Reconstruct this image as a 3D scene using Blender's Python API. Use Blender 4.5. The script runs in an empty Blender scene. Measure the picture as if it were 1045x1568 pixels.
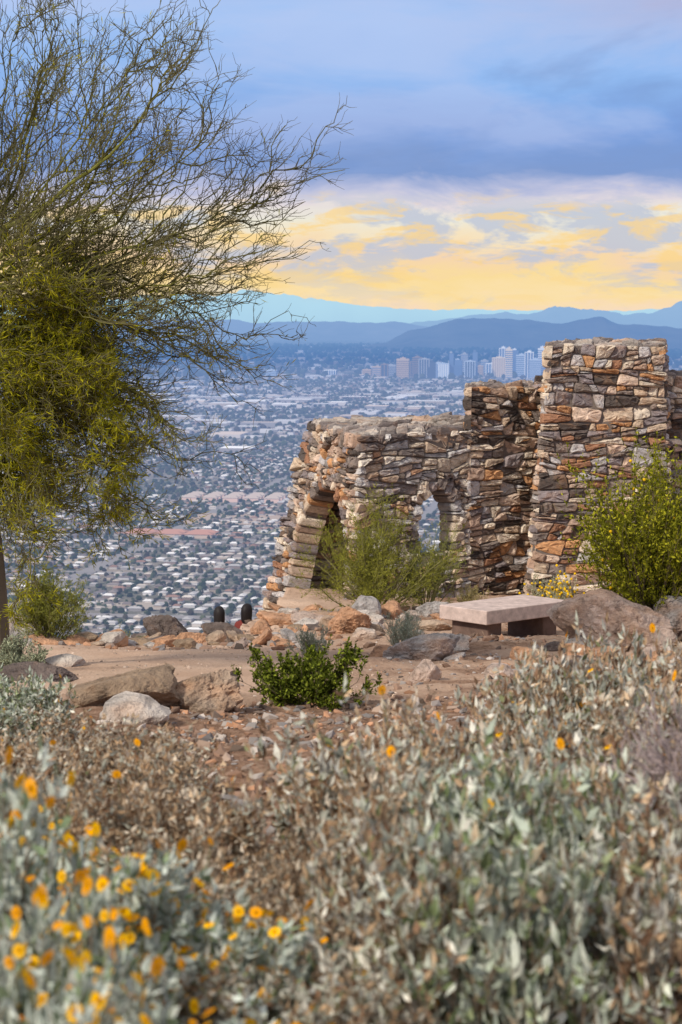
import bpy, math, random
import numpy as np
from mathutils import Vector, Matrix
rng = np.random.default_rng(7); random.seed(7)
scene = bpy.context.scene
PLAIN = -380.0

# ------------------------------------------------------------ helpers
def lin(r, g, b):
    f = lambda c: (c/255/12.92) if c/255 <= 0.04045 else ((c/255+0.055)/1.055)**2.4
    return (f(r), f(g), f(b), 1.0)

def _h(i, j, s):
    v = np.sin(i*127.1 + j*311.7 + s*74.7)*43758.5453
    return v - np.floor(v)
def vnoise(x, y, s=0):
    x = np.asarray(x, float); y = np.asarray(y, float)
    i = np.floor(x); j = np.floor(y); fx = x-i; fy = y-j
    fx = fx*fx*(3-2*fx); fy = fy*fy*(3-2*fy)
    return (_h(i, j, s)*(1-fx)+_h(i+1, j, s)*fx)*(1-fy)+(_h(i, j+1, s)*(1-fx)+_h(i+1, j+1, s)*fx)*fy
def fbm(x, y, s=0, o=4):
    t = 0; a = .5
    for k in range(o):
        t = t+a*(vnoise(x*2**k, y*2**k, s+k*3)-.5); a *= .5
    return t

def make_mesh(name, V, F, C=None, smooth=False):
    V = np.asarray(V, np.float32); F = np.asarray(F, np.int32)
    me = bpy.data.meshes.new(name)
    me.vertices.add(len(V)); me.vertices.foreach_set("co", V.ravel())
    me.loops.add(F.size); me.loops.foreach_set("vertex_index", F.ravel())
    me.polygons.add(len(F)); me.polygons.foreach_set("loop_start", np.arange(0, F.size, F.shape[1], dtype=np.int32))
    me.update(calc_edges=True)
    me.polygons.foreach_set("use_smooth", np.full(len(F), smooth))
    if C is not None:
        a = me.attributes.new("Col", 'FLOAT_COLOR', 'POINT')
        C4 = np.ones((len(V), 4), np.float32); C4[:, :3] = C
        a.data.foreach_set("color", C4.ravel())
    me.update()
    return me
def add_obj(name, me, mat=None, parent=None, loc=None):
    ob = bpy.data.objects.new(name, me)
    scene.collection.objects.link(ob)
    if mat is not None and me is not None and len(me.materials) == 0: me.materials.append(mat)
    if parent: ob.parent = parent
    if loc is not None: ob.location = loc
    return ob
def empty(name, loc=(0, 0, 0)):
    e = bpy.data.objects.new(name, None); scene.collection.objects.link(e); e.location = loc
    e.empty_display_size = .2
    return e
def merge(parts):
    V = []; F = []; C = []; o = 0
    for v, f, c in parts:
        V.append(v); F.append(np.asarray(f)+o); C.append(c); o += len(v)
    return np.concatenate(V), np.concatenate(F), np.concatenate(C)
def norm(a): return a/np.maximum(np.linalg.norm(a, axis=-1, keepdims=True), 1e-9)

def tubes(P, R, col, sides=3):
    n, k, _ = P.shape
    T = norm(np.gradient(P, axis=1))
    ref = norm(np.array([.31, .87, .38]))
    a = norm(np.cross(T, ref)); b = np.cross(T, a)
    th = np.arange(sides)*2*math.pi/sides
    ring = P[:, :, None, :]+R[:, :, None, None]*(np.cos(th)[None, None, :, None]*a[:, :, None, :]+np.sin(th)[None, None, :, None]*b[:, :, None, :])
    V = ring.reshape(-1, 3)
    I, J, M = np.meshgrid(np.arange(n), np.arange(k-1), np.arange(sides), indexing='ij')
    M2 = (M+1) % sides
    v00 = (I*k+J)*sides+M; v01 = (I*k+J)*sides+M2; v10 = v00+sides; v11 = v01+sides
    F = np.concatenate([np.stack([v00, v01, v11], -1).reshape(-1, 3), np.stack([v00, v11, v10], -1).reshape(-1, 3)])
    C = np.repeat(col, k*sides, axis=0) if col.ndim == 2 else np.tile(col, (len(V), 1))
    return V, F, C

def grow(P, m, t0, ang, ln, k, bias=(0, 0, 0), wob=.05, t1=1.0):
    n, kk, _ = P.shape
    N = n*m
    par = np.repeat(np.arange(n), m)
    t = rng.uniform(t0, t1, N)*(kk-1); i = np.minimum(t.astype(int), kk-2); f = (t-i)[:, None]
    s = P[par, i]*(1-f)+P[par, i+1]*f
    T = norm(P[par, i+1]-P[par, i])
    perp = norm(np.cross(T, rng.normal(size=(N, 3))))
    a = np.radians(rng.uniform(ang[0], ang[1], N))[:, None]
    D = norm(np.cos(a)*T+np.sin(a)*perp)
    L = rng.uniform(ln[0], ln[1], N)
    u = np.linspace(0, 1, k)
    Q = s[:, None, :]+D[:, None, :]*(L[:, None]*u)[:, :, None]+np.array(bias)[None, None, :]*(L[:, None]*u**2)[:, :, None]
    w = np.cumsum(rng.normal(size=(N, k, 3)), axis=1)*wob*L[:, None, None]/math.sqrt(k); w -= w[:, :1]
    return Q+w, t/(kk-1), par

def frames(D, spread=1.0):
    D = norm(D); s = norm(np.cross(D, np.array([0, 0, 1.])+rng.normal(size=D.shape)*spread))
    nn = np.cross(D, s)
    return np.stack([D, s, nn], axis=-1)
def scatter(TV, TF, pos, R, sc, C0, C1=None, mask=None):
    n = len(pos); m = len(TV)
    sc = np.asarray(sc, float)
    if sc.ndim == 1: sc = np.repeat(sc[:, None], 3, 1)
    L = TV[None]*sc[:, None, :]
    V = np.einsum('nij,nmj->nmi', R, L)+pos[:, None, :]
    F = (TF[None]+(np.arange(n)*m)[:, None, None]).reshape(-1, 3)
    C = np.repeat(C0[:, None, :], m, 1)
    if mask is not None:
        C = np.where(mask[None, :, None] > 0, C1[:, None, :], C)
    return V.reshape(-1, 3), F, C.reshape(-1, 3)
def pick(pal, n, w=None, var=.18):
    pal = np.array(pal, float)
    idx = rng.choice(len(pal), n, p=None if w is None else np.array(w)/np.sum(w))
    return pal[idx]*rng.uniform(1-var, 1+var, (n, 1))

LEAF_V = np.array([[0, 0, 0], [.45, .2, .05], [.45, -.2, .05], [1, 0, -.12], [.5, 0, 0]], float)
LEAF_F = np.array([[0, 4, 1], [0, 2, 4], [1, 4, 3], [4, 2, 3]])
BL_V = np.array([[0, 0, 0], [.5, .2, .03], [1, 0, -.05], [.5, -.2, .03]], float)
BL_F = np.array([[0, 2, 1], [0, 3, 2]])
def icosa():
    p = (1+5**.5)/2
    v = np.array([[-1, p, 0], [1, p, 0], [-1, -p, 0], [1, -p, 0], [0, -1, p], [0, 1, p], [0, -1, -p], [0, 1, -p], [p, 0, -1], [p, 0, 1], [-p, 0, -1], [-p, 0, 1]], float)
    f = np.array([[0, 11, 5], [0, 5, 1], [0, 1, 7], [0, 7, 10], [0, 10, 11], [1, 5, 9], [5, 11, 4], [11, 10, 2], [10, 7, 6], [7, 1, 8], [3, 9, 4], [3, 4, 2], [3, 2, 6], [3, 6, 8], [3, 8, 9], [4, 9, 5], [2, 4, 11], [6, 2, 10], [8, 6, 7], [9, 8, 1]])
    return norm(v), f
ICO_V, ICO_F = icosa()
def subdiv(V, F, n):
    for _ in range(n):
        e = {}; V = list(map(tuple, V)); nf = []
        def mid(a, b):
            k = (min(a, b), max(a, b))
            if k not in e:
                m = (np.array(V[a])+np.array(V[b]))/2; m /= np.linalg.norm(m); e[k] = len(V); V.append(tuple(m))
            return e[k]
        for a, b, c in F:
            ab = mid(a, b); bc = mid(b, c); ca = mid(c, a)
            nf += [[a, ab, ca], [b, bc, ab], [c, ca, bc], [ab, bc, ca]]
        V = np.array(V); F = np.array(nf)
    return V, F
S4V, S4F = subdiv(ICO_V, ICO_F, 4)
S2V, S2F = subdiv(ICO_V, ICO_F, 2)

# ------------------------------------------------------------ materials
def N(nt, typ, **kw):
    n = nt.nodes.new(typ)
    for k, v in kw.items(): setattr(n, k, v)
    return n
def math_n(nt, op, a, b=None, clamp=False):
    n = nt.nodes.new('ShaderNodeMath'); n.operation = op; n.use_clamp = clamp
    for i, v in enumerate((a, b)):
        if v is None: continue
        if isinstance(v, (int, float)): n.inputs[i].default_value = v
        else: nt.links.new(v, n.inputs[i])
    return n.outputs[0]
def mixc(nt, fac, a, b, bt='MIX'):
    n = nt.nodes.new('ShaderNodeMix'); n.data_type = 'RGBA'; n.blend_type = bt
    for i, v in ((0, fac), (6, a), (7, b)):
        if isinstance(v, (int, float)): n.inputs[i].default_value = v
        elif isinstance(v, tuple): n.inputs[i].default_value = v
        else: nt.links.new(v, n.inputs[i])
    return n.outputs[2]
def ramp(nt, fac, stops, interp='LINEAR'):
    n = nt.nodes.new('ShaderNodeValToRGB'); n.color_ramp.interpolation = interp
    cr = n.color_ramp
    while len(cr.elements) > 1: cr.elements.remove(cr.elements[-1])
    cr.elements[0].position = stops[0][0]; cr.elements[0].color = stops[0][1]
    for p, c in stops[1:]:
        e = cr.elements.new(p); e.color = c
    nt.links.new(fac, n.inputs[0])
    return n.outputs[0]
def noise_n(nt, vec, scale, detail=4, rough=.55, dist=0):
    n = nt.nodes.new('ShaderNodeTexNoise'); n.inputs['Scale'].default_value = scale
    n.inputs['Detail'].default_value = detail; n.inputs['Roughness'].default_value = rough; n.inputs['Distortion'].default_value = dist
    if vec is not None: nt.links.new(vec, n.inputs['Vector'])
    return n.outputs['Fac']
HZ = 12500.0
def painted_haze(nt, shader):
    """aerial perspective from world position (painted: an emissive tint mixed into the surface shader, no real air)"""
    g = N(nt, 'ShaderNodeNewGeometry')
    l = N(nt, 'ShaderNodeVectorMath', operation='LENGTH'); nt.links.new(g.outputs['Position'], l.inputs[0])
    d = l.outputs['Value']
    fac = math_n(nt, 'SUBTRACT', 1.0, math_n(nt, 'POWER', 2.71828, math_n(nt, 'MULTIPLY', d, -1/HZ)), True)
    col = ramp(nt, math_n(nt, 'DIVIDE', d, 50000.0), [  # painted air tint by distance; darker blue middle stops imitate cloud shadow
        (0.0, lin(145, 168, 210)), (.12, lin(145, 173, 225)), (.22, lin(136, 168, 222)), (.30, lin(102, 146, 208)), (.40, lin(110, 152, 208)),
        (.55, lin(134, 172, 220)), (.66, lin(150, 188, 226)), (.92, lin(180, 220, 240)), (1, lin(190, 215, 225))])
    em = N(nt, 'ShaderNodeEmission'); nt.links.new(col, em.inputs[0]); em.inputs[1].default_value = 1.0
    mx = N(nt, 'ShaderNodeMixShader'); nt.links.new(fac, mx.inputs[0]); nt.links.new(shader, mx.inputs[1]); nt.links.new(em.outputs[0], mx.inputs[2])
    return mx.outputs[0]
def new_mat(name):
    m = bpy.data.materials.new(name); m.use_nodes = True; nt = m.node_tree; nt.nodes.clear()
    out = N(nt, 'ShaderNodeOutputMaterial')
    try: m.cycles.emission_sampling = 'NONE'
    except Exception: pass
    return m, nt, out
def attr_mat(name, rough=.8, nscale=None, namp=.3, bump=None, hz=False, transl=0, stretch=None, speck=False):
    m, nt, out = new_mat(name)
    at = N(nt, 'ShaderNodeAttribute', attribute_name="Col"); col = at.outputs['Color']
    tc = N(nt, 'ShaderNodeTexCoord'); vec = tc.outputs['Object']
    if stretch:
        mp = N(nt, 'ShaderNodeMapping'); mp.inputs['Scale'].default_value = stretch; nt.links.new(vec, mp.inputs[0]); vec2 = mp.outputs[0]
    else: vec2 = vec
    b = N(nt, 'ShaderNodeBsdfPrincipled'); b.inputs['Roughness'].default_value = rough
    b.inputs['Specular IOR Level'].default_value = .25
    if hz or transl:
        b = N(nt, 'ShaderNodeBsdfDiffuse')
    cin = b.inputs[0]
    if nscale:
        f = noise_n(nt, vec2, nscale, 5, .65)
        v = math_n(nt, 'ADD', math_n(nt, 'MULTIPLY', math_n(nt, 'SUBTRACT', f, .5), namp*4), 1.0)
        cmb = N(nt, 'ShaderNodeCombineColor'); [nt.links.new(v, cmb.inputs[i]) for i in range(3)]
        col = mixc(nt, 1.0, col, cmb.outputs[0], 'MULTIPLY')
        if speck:
            f2 = noise_n(nt, vec, nscale*.35, 4, .7, .8)
            r2 = ramp(nt, f2, [(.52, (0, 0, 0, 1)), (.66, (1, 1, 1, 1))])
            col = mixc(nt, math_n(nt, 'MULTIPLY', r2, .35), col, (.42, .23, .12, 1))
            f3 = noise_n(nt, vec2, nscale*1.3, 5, .75, .3)
            r3 = ramp(nt, f3, [(.32, (1, 1, 1, 1)), (.45, (0, 0, 0, 1))])
            col = mixc(nt, math_n(nt, 'MULTIPLY', r3, .7), col, (.04, .032, .03, 1))
    nt.links.new(col, cin)
    if bump:
        bf = noise_n(nt, vec2, bump[0], 6, .7)
        bp = N(nt, 'ShaderNodeBump'); bp.inputs['Strength'].default_value = bump[1]; bp.inputs['Distance'].default_value = bump[2]
        nt.links.new(bf, bp.inputs['Height']); nt.links.new(bp.outputs[0], b.inputs['Normal'])
    sh = b.outputs[0]
    if transl:
        tr = N(nt, 'ShaderNodeBsdfTranslucent'); nt.links.new(col, tr.inputs[0])
        mx = N(nt, 'ShaderNodeMixShader'); mx.inputs[0].default_value = transl
        nt.links.new(sh, mx.inputs[1]); nt.links.new(tr.outputs[0], mx.inputs[2]); sh = mx.outputs[0]
    if hz: sh = painted_haze(nt, sh)
    nt.links.new(sh, out.inputs[0])
    return m
M_STONE = attr_mat("masonry_stone", .85, 7, .36, (18, .8, .04), stretch=(1, 1, 2.0), speck=True)
M_MORTAR = attr_mat("mortar", .95, 12, .3, (40, .5, .01))
M_ROCK = attr_mat("granite_rock", .85, 5, .45, (9, 1.0, .10), speck=True)
M_GRAVEL = attr_mat("gravel_stone", .9, None)
M_LEAF = attr_mat("leaf", .6, None, transl=.18)
M_BARK = attr_mat("bark", .8, None)
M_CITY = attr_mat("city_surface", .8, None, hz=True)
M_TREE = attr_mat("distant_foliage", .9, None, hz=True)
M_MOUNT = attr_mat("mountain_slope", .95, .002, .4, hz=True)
M_BENCH = attr_mat("bench_stone", .75, 8, .34, (45, .5, .006))
M_SKIN = attr_mat("skin_and_hair", .6, None)

# ------------------------------------------------------------ terrain
YS = [-60, 0, 3, 5, 7, 9, 14, 18, 24, 28, 32, 36, 46]
ZS = [0.6, 0, -.02, -.15, -.33, -.56, -1.27, -1.79, -2.53, -3.0, -3.39, -3.70, -4.3]
def gz(x, y):
    x = np.asarray(x, float); y = np.asarray(y, float)
    ye = np.interp(x, [-3.6, -1.6, -1.25, -.9], [26.3, 29.5, 33, 46])
    over = np.maximum(y-ye, 0)
    z = np.interp(np.minimum(y, ye), YS, ZS)-over*.75-np.minimum(over, 1.2)*.25
    z = z-np.maximum(np.abs(x)-26, 0)*.5-np.maximum(-y-40, 0)*.5
    near = np.clip((60-np.abs(y))/10, 0, 1)*np.clip((40-np.abs(x))/10, 0, 1)
    pathm = np.clip(1-np.abs((y-20.5)/5.5)**3, 0, 1)*np.clip((0.3-x)/1.5, 0, 1)
    z = z+near*(fbm(x*.5, y*.5, 1)*.22*(1-.6*pathm)+fbm(x*2.2, y*2.2, 5)*.13*(1-.75*pathm)+fbm(x*7, y*7, 9, 3)*.06*(1-.65*pathm))
    bench_pad = np.clip(1.4-np.hypot((x-2.3)/1.3, (y-28.2)/1.2), 0, 1)*np.clip((y-15)/8, 0, 1)
    z = z-bench_pad*.06
    far = 1-near
    z = z+far*fbm(x*.01, y*.01, 3, 5)*40*np.clip((over-10)/200, 0, 1)
    return np.maximum(z, PLAIN)
def axis(lo, hi, step, far, growth=1.16):
    a = list(np.arange(lo, hi, step)); s = step; v = a[-1]
    up = []
    while v < far: s *= growth; v += s; up.append(v)
    s = step; v = a[0]; dn = []
    while v > -far: s *= growth; v -= s; dn.append(v)
    return np.array(dn[::-1]+a+up)
X = axis(-7, 7.5, .075, 70000); Y = axis(3, 44, .085, 70000)
XX, YY = np.meshgrid(X, Y); ZZ = gz(XX, YY)
V = np.stack([XX, YY, ZZ], -1).reshape(-1, 3)
nx = len(X); ny = len(Y)
I, J = np.meshgrid(np.arange(nx-1), np.arange(ny-1)); b0 = J*nx+I
F = np.stack([b0, b0+1, b0+nx+1, b0+nx], -1).reshape(-1, 4)
m, nt, out = new_mat("ground_material")
g = N(nt, 'ShaderNodeNewGeometry'); pos = g.outputs['Position']
sep = N(nt, 'ShaderNodeSeparateXYZ'); nt.links.new(pos, sep.inputs[0])
n1 = noise_n(nt, pos, .9, 4, .6); n2 = noise_n(nt, pos, 14, 6, .7); n3 = noise_n(nt, pos, 40, 4, .7)
dirt = ramp(nt, n2, [(.25, (.10, .06, .04, 1)), (.45, (.22, .135, .09, 1)), (.6, (.33, .215, .15, 1)), (.8, (.50, .38, .29, 1))])
sand = ramp(nt, n3, [(.2, (.42, .285, .20, 1)), (.5, (.59, .43, .32, 1)), (.8, (.68, .53, .42, 1))])
sand = mixc(nt, ramp(nt, n1, [(.4, (.5, .5, .5, 1)), (.62, (0, 0, 0, 1))]), sand, (.46, .30, .21, 1))
my = math_n(nt, 'MULTIPLY', math_n(nt, 'SUBTRACT', sep.outputs['Y'], 14.2), .45, True)
pm = math_n(nt, 'MULTIPLY', my, ramp(nt, n1, [(.38, (0, 0, 0, 1)), (.52, (1, 1, 1, 1))]))
mxx = math_n(nt, 'MULTIPLY', math_n(nt, 'SUBTRACT', 1.2, sep.outputs['X']), .5, True)
pathf = math_n(nt, 'MAXIMUM', math_n(nt, 'MULTIPLY', pm, .6), math_n(nt, 'MULTIPLY', my, mxx))
near = mixc(nt, pathf, dirt, sand)
c1 = noise_n(nt, pos, .0035, 4, .6)
cc = ramp(nt, c1, [(.3, (.05, .07, .04, 1)), (.45, (.15, .14, .11, 1)), (.6, (.24, .21, .17, 1)), (.72, (.36, .29, .22, 1))])
mpn = N(nt, 'ShaderNodeMapping'); mpn.inputs['Scale'].default_value = (1, .35, 1); nt.links.new(pos, mpn.inputs[0])
c3 = noise_n(nt, mpn.outputs[0], .022, 4, .8)
cc = mixc(nt, ramp(nt, c3, [(.57, (0, 0, 0, 1)), (.63, (1, 1, 1, 1))]), cc, (.5, .48, .46, 1))
cc = mixc(nt, ramp(nt, c3, [(.38, (1, 1, 1, 1)), (.46, (0, 0, 0, 1))]), cc, (.04, .055, .035, 1))
isf = math_n(nt, 'MULTIPLY', math_n(nt, 'SUBTRACT', -120.0, sep.outputs['Z']), .01, True)
col = mixc(nt, isf, near, cc)
b = N(nt, 'ShaderNodeBsdfDiffuse')
nt.links.new(col, b.inputs[0])
bp = N(nt, 'ShaderNodeBump'); bp.inputs['Strength'].default_value = .8; bp.inputs['Distance'].default_value = .05
nt.links.new(n2, bp.inputs['Height']); nt.links.new(bp.outputs[0], b.inputs['Normal'])
nt.links.new(painted_haze(nt, b.outputs[0]), out.inputs[0])
add_obj("ground", make_mesh("ground", V, F, None, True), m)

# ------------------------------------------------------------ mountains
def range_mesh(name, y0, depth, prof, seed, col):
    px = np.array([p[0] for p in prof], float); ph = np.array([p[1] for p in prof], float)
    nxx, nyy = 420, 34
    xs = np.linspace(px[0], px[-1], nxx); vs = np.linspace(-1, 1, nyy)
    A, B = np.meshgrid(xs, vs)
    h = np.interp(A+fbm(A/900, B*3, seed)*250, px, ph)
    r = (1-np.abs(B))**1.15
    nn = fbm(A/500, B*4+7, seed+1, 6)
    rid = 1-np.abs(fbm(A/350, B*2.2, seed+5, 5))*3.0
    H = h*r*(.86+.14*rid)+nn*h*.42*r**.6*(1-.55*r)+fbm(A/160, B, seed+3, 4)*28*r
    Z = np.maximum(H, -5)+PLAIN-3
    V = np.stack([A, y0+B*depth+fbm(A/1500, A*0, seed)*depth, Z], -1).reshape(-1, 3)
    i, j = np.meshgrid(np.arange(nxx-1), np.arange(nyy-1)); b = j*nxx+i
    F = np.stack([b, b+1, b+nxx+1, b+nxx], -1).reshape(-1, 4)
    add_obj(name, make_mesh(name, V, F, np.tile(col, (len(V), 1)), True), M_MOUNT)
range_mesh("mountain_range", 20500, 1500, [(100, 0), (512, 60), (770, 185), (1168, 290), (1560, 345), (1824, 300), (2217, 262), (2610, 330), (2775, 292), (3004, 262), (3430, 220), (4500, 270), (6000, 160), (8000, 0)], 11, (.13, .12, .10))
range_mesh("mountain_range", 32000, 2200, [(500, 0), (1240, 200), (2390, 350), (2917, 385), (3442, 480), (3967, 400), (4600, 370), (5017, 395), (5385, 530), (5750, 510), (7100, 330), (10000, 0)], 23, (.16, .13, .12))
range_mesh("mountain_range", 46000, 4000, [(-16000, 0), (-10900, 520), (-7900, 600), (-4870, 690), (-2900, 820), (-2300, 900), (-1400, 820), (-640, 680), (110, 570), (1170, 455), (2680, 410), (5500, 380), (7900, 440), (11000, 300), (14000, 0)], 37, (.15, .13, .12))
range_mesh("mountain_range", 27000, 1500, [(-9000, 0), (-5000, 250), (-1970, 280), (-907, 245), (0, 258), (690, 230), (1044, 185), (1575, 110), (2500, 0)], 51, (.2, .17, .15))

# ------------------------------------------------------------ city
PH = math.radians(8.6)
E_ = np.array([math.cos(PH), -math.sin(PH), 0]); N_ = np.array([math.sin(PH), math.cos(PH), 0])
RC = np.stack([E_, N_, [0, 0, 1]], axis=-1)
def cell_grid(da, db, y0, y1, jit):
    a = np.arange(-7500, 7500, da); b_ = np.arange(y0*.85, y1*1.15, db)
    A, B = np.meshgrid(a, b_); A = A.ravel().astype(float); B = B.ravel().astype(float)
    A = A+rng.uniform(-jit, jit, len(A)); B = B+rng.uniform(-jit, jit, len(A))
    x = A*E_[0]+B*N_[0]; y = A*E_[1]+B*N_[1]
    keep = (y > y0) & (y < y1) & (np.abs(x) < .235*y+80)
    return A[keep], B[keep], x[keep], y[keep]
def onroad(A, B, h):
    return (np.abs((A+200) % 400-200) < h) | (np.abs((B+200) % 400-200) < h)
def field(x, y): return fbm(x/420, y/650, 77, 3)
HV = np.array([[-.5, -.5, 0], [.5, -.5, 0], [.5, .5, 0], [-.5, .5, 0], [-.5, -.5, 1], [.5, -.5, 1], [.5, .5, 1], [-.5, .5, 1],
               [-.56, -.56, .97], [.56, -.56, .97], [.56, .56, .97], [-.56, .56, .97], [-.3, 0, 1.55], [.3, 0, 1.55]], float)
HF = np.array([[0, 1, 5], [0, 5, 4], [1, 2, 6], [1, 6, 5], [2, 3, 7], [2, 7, 6], [3, 0, 4], [3, 4, 7], [8, 9, 13], [8, 13, 12], [9, 10, 13], [10, 11, 12], [10, 12, 13], [11, 8, 12]])
HM = np.array([0]*8+[1]*6)
BV = np.array([[-.5, -.5, 0], [.5, -.5, 0], [.5, .5, 0], [-.5, .5, 0], [-.5, -.5, 1], [.5, -.5, 1], [.5, .5, 1], [-.5, .5, 1],
               [-.5, -.5, 1], [.5, -.5, 1], [.5, .5, 1], [-.5, .5, 1]], float)
BF = np.array([[0, 1, 5], [0, 5, 4], [1, 2, 6], [1, 6, 5], [2, 3, 7], [2, 7, 6], [3, 0, 4], [3, 4, 7], [8, 9, 10], [8, 10, 11]])
BM = np.array([0]*8+[1]*4)
WALLP = [(.55, .5, .45), (.42, .35, .28), (.62, .6, .58), (.25, .19, .16), (.32, .3, .29)]
ROOFP = [(.72, .71, .70), (.42, .41, .41), (.24, .21, .2), (.28, .17, .13), (.17, .145, .14), (.5, .45, .4)]
def rotz(n, amp=0, quarter=True):
    th = rng.uniform(-amp, amp, n)+(rng.integers(0, 2, n)*math.pi/2 if quarter else 0)
    c = np.cos(th); s = np.sin(th); R = np.zeros((n, 3, 3)); R[:, 0, 0] = c; R[:, 0, 1] = -s; R[:, 1, 0] = s; R[:, 1, 1] = c; R[:, 2, 2] = 1
    return np.einsum('ij,njk->nik', RC, R)
parts = []
A, B, x, y = cell_grid(22, 36, 1650, 5600, 3.5)
f = field(x, y); k = (~onroad(A, B, 15)) & (f < .15) & (f > -.16) & (rng.random(len(A)) < .8)
n = k.sum(); P = np.stack([x[k], y[k], np.full(n, PLAIN)], -1)
parts.append(scatter(HV, HF, P, rotz(n, .05), np.stack([rng.uniform(11, 19, n), rng.uniform(8, 12, n), rng.uniform(2.8, 4.2, n)], -1), pick(WALLP, n), pick(ROOFP, n, [4, 3, 2.5, 2, 2.5, 2]), HM))
A, B, x, y = cell_grid(62, 52, 1650, 5600, 6)
f = field(x, y); k = (~onroad(A, B, 30)) & (f >= .17) & (f < .27) & (rng.random(len(A)) < .6)
n = k.sum(); P = np.stack([x[k], y[k], np.full(n, PLAIN)], -1)
parts.append(scatter(BV, BF, P, rotz(n), np.stack([rng.uniform(25, 55, n), rng.uniform(14, 30, n), rng.uniform(5, 9, n)], -1), pick(WALLP, n), pick(ROOFP, n, [6, 2, 1, 2, 0, 2]), BM))
A, B, x, y = cell_grid(46, 64, 5600, 11800, 10)
f = field(x, y); k = (~onroad(A, B, 18)) & (f < .16) & (f > -.17) & (rng.random(len(A)) < .68)
n = k.sum(); P = np.stack([x[k], y[k], np.full(n, PLAIN)], -1)
parts.append(scatter(BV, BF, P, rotz(n), np.stack([rng.uniform(12, 42, n), rng.uniform(9, 28, n), rng.uniform(3.5, 8, n)*rng.choice([1, 1, 1, 1.8], n)], -1), pick(WALLP, n), pick(ROOFP, n, [6, 3, 2, 1, 1, 2]), BM))
A, B, x, y = cell_grid(190, 170, 5000, 12000, 40)
k = (rng.random(len(A)) < .5) & (fbm(x/900, y/700, 31, 3) > .02)
n = k.sum(); P = np.stack([x[k], y[k], np.full(n, PLAIN)], -1)
parts.append(scatter(BV, BF, P, rotz(n), np.stack([rng.uniform(70, 180, n), rng.uniform(40, 100, n), rng.uniform(9, 14, n)], -1), pick(WALLP, n), pick([(.85, .85, .85), (.7, .7, .72), (.6, .5, .42)], n), BM))
A, B, x, y = cell_grid(150, 150, 11800, 22000, 50)
k = rng.random(len(A)) < np.clip(.32+fbm(x/1500, y/1200, 8)*1.2, .02, .7)*np.clip((20000-y)/6000, .1, 1)
n = k.sum(); P = np.stack([x[k], y[k], np.full(n, PLAIN)], -1)
parts.append(scatter(BV, BF, P, rotz(n), np.stack([rng.uniform(20, 80, n), rng.uniform(20, 60, n), rng.uniform(5, 14, n)*rng.choice([1, 1, 1, 1, 2.2], n)], -1), pick(WALLP, n), pick(ROOFP, n, [4, 3, 2, 1, 1, 2]), BM))
add_obj("city_buildings", make_mesh("city_buildings", *merge(parts)), M_CITY)
def compound(name, cx, cy, rows, cols, w, d, h, roof, wall, gap):
    ps = []
    for r in range(rows):
        for c_ in range(cols):
            p = np.array([[cx, cy, PLAIN]])+(c_-(cols-1)/2)*(w+gap)*E_+r*(d+gap*1.6)*N_
            ps.append(scatter(HV, HF, p, RC[None], np.array([[w, d, h]]), np.array([wall]), np.array([roof]), HM))
    add_obj(name, make_mesh(name, *merge(ps)), M_CITY)
compound("school_building", -290, 3340, 2, 3, 46, 22, 7, (.45, .24, .18), (.55, .42, .33), 6)
compound("apartment_complex", -220, 3960, 3, 5, 30, 16, 9, (.45, .38, .34), (.7, .5, .42), 12)
rp = []
def strip(p0, p1, w, z, c):
    d = norm(p1-p0); s = np.array([d[1], -d[0], 0])*w/2
    v = np.array([p0-s, p0+s, p1+s, p1-s]); v[:, 2] = PLAIN+z
    rp.append((v, np.array([[0, 1, 2], [0, 2, 3]]), np.tile(c, (4, 1))))
for i in range(-12, 13):
    strip(i*400*E_+1200*N_, i*400*E_+14000*N_, 20 if i % 2 else 28, .5, (.26, .245, .24))
for j in range(4, 34):
    strip(-4800*E_+j*400*N_, 4800*E_+j*400*N_, 18 if j % 2 else 28, .8, (.26, .245, .24))
for fx, fy, fw, fd, fc in ((-150, 3620, 260, 190, (.42, .33, .26)), (-480, 3050, 180, 120, (.36, .3, .22)), (-60, 3420, 160, 90, (.33, .32, .2)), (-330, 2560, 220, 60, (.38, .33, .28)), (-500, 8300, 900, 260, (.36, .27, .19)), (300, 8700, 700, 200, (.2, .2, .12)), (-900, 6900, 500, 160, (.33, .27, .2))):
    c0 = np.array([fx, fy, 0.]); strip(c0-N_*fd/2, c0+N_*fd/2, fw, 1.2, fc)
add_obj("city_roads", make_mesh("city_roads", *merge(rp)), M_CITY)
tp = []
GP = [(.035, .05, .022), (.045, .06, .03), (.025, .035, .018), (.06, .07, .035), (.05, .043, .03)]
def trees(da, y0, y1, pr, smin, smax):
    A, B, x, y = cell_grid(da, da, y0, y1, da*.5)
    k = (~onroad(A, B, 9)) & (rng.random(len(A)) < pr*np.clip(.85+fbm(x/260, y/500, 5)*2.8, .12, 1.6))
    n = k.sum(); s = rng.uniform(smin, smax, n)
    P = np.stack([x[k], y[k], PLAIN+s*.6], -1)
    R = rotz(n, 3.1)
    tv = ICO_V*rng.uniform(.8, 1.15, (12, 1))
    tp.append(scatter(tv, ICO_F, P, R, np.stack([s*rng.uniform(.8, 1.2, n), s*rng.uniform(.8, 1.2, n), s*rng.uniform(.7, 1.2, n)], -1), pick(GP, n, var=.35)))
trees(13, 1650, 3600, .66, 2.0, 5.0)
trees(17, 3600, 5600, .72, 2.6, 6.2)
trees(32, 5600, 11000, .72, 4.5, 10)
trees(85, 11000, 22000, .8, 9, 22)
add_obj("city_trees", make_mesh("city_trees", *merge(tp)), M_TREE)

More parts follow.
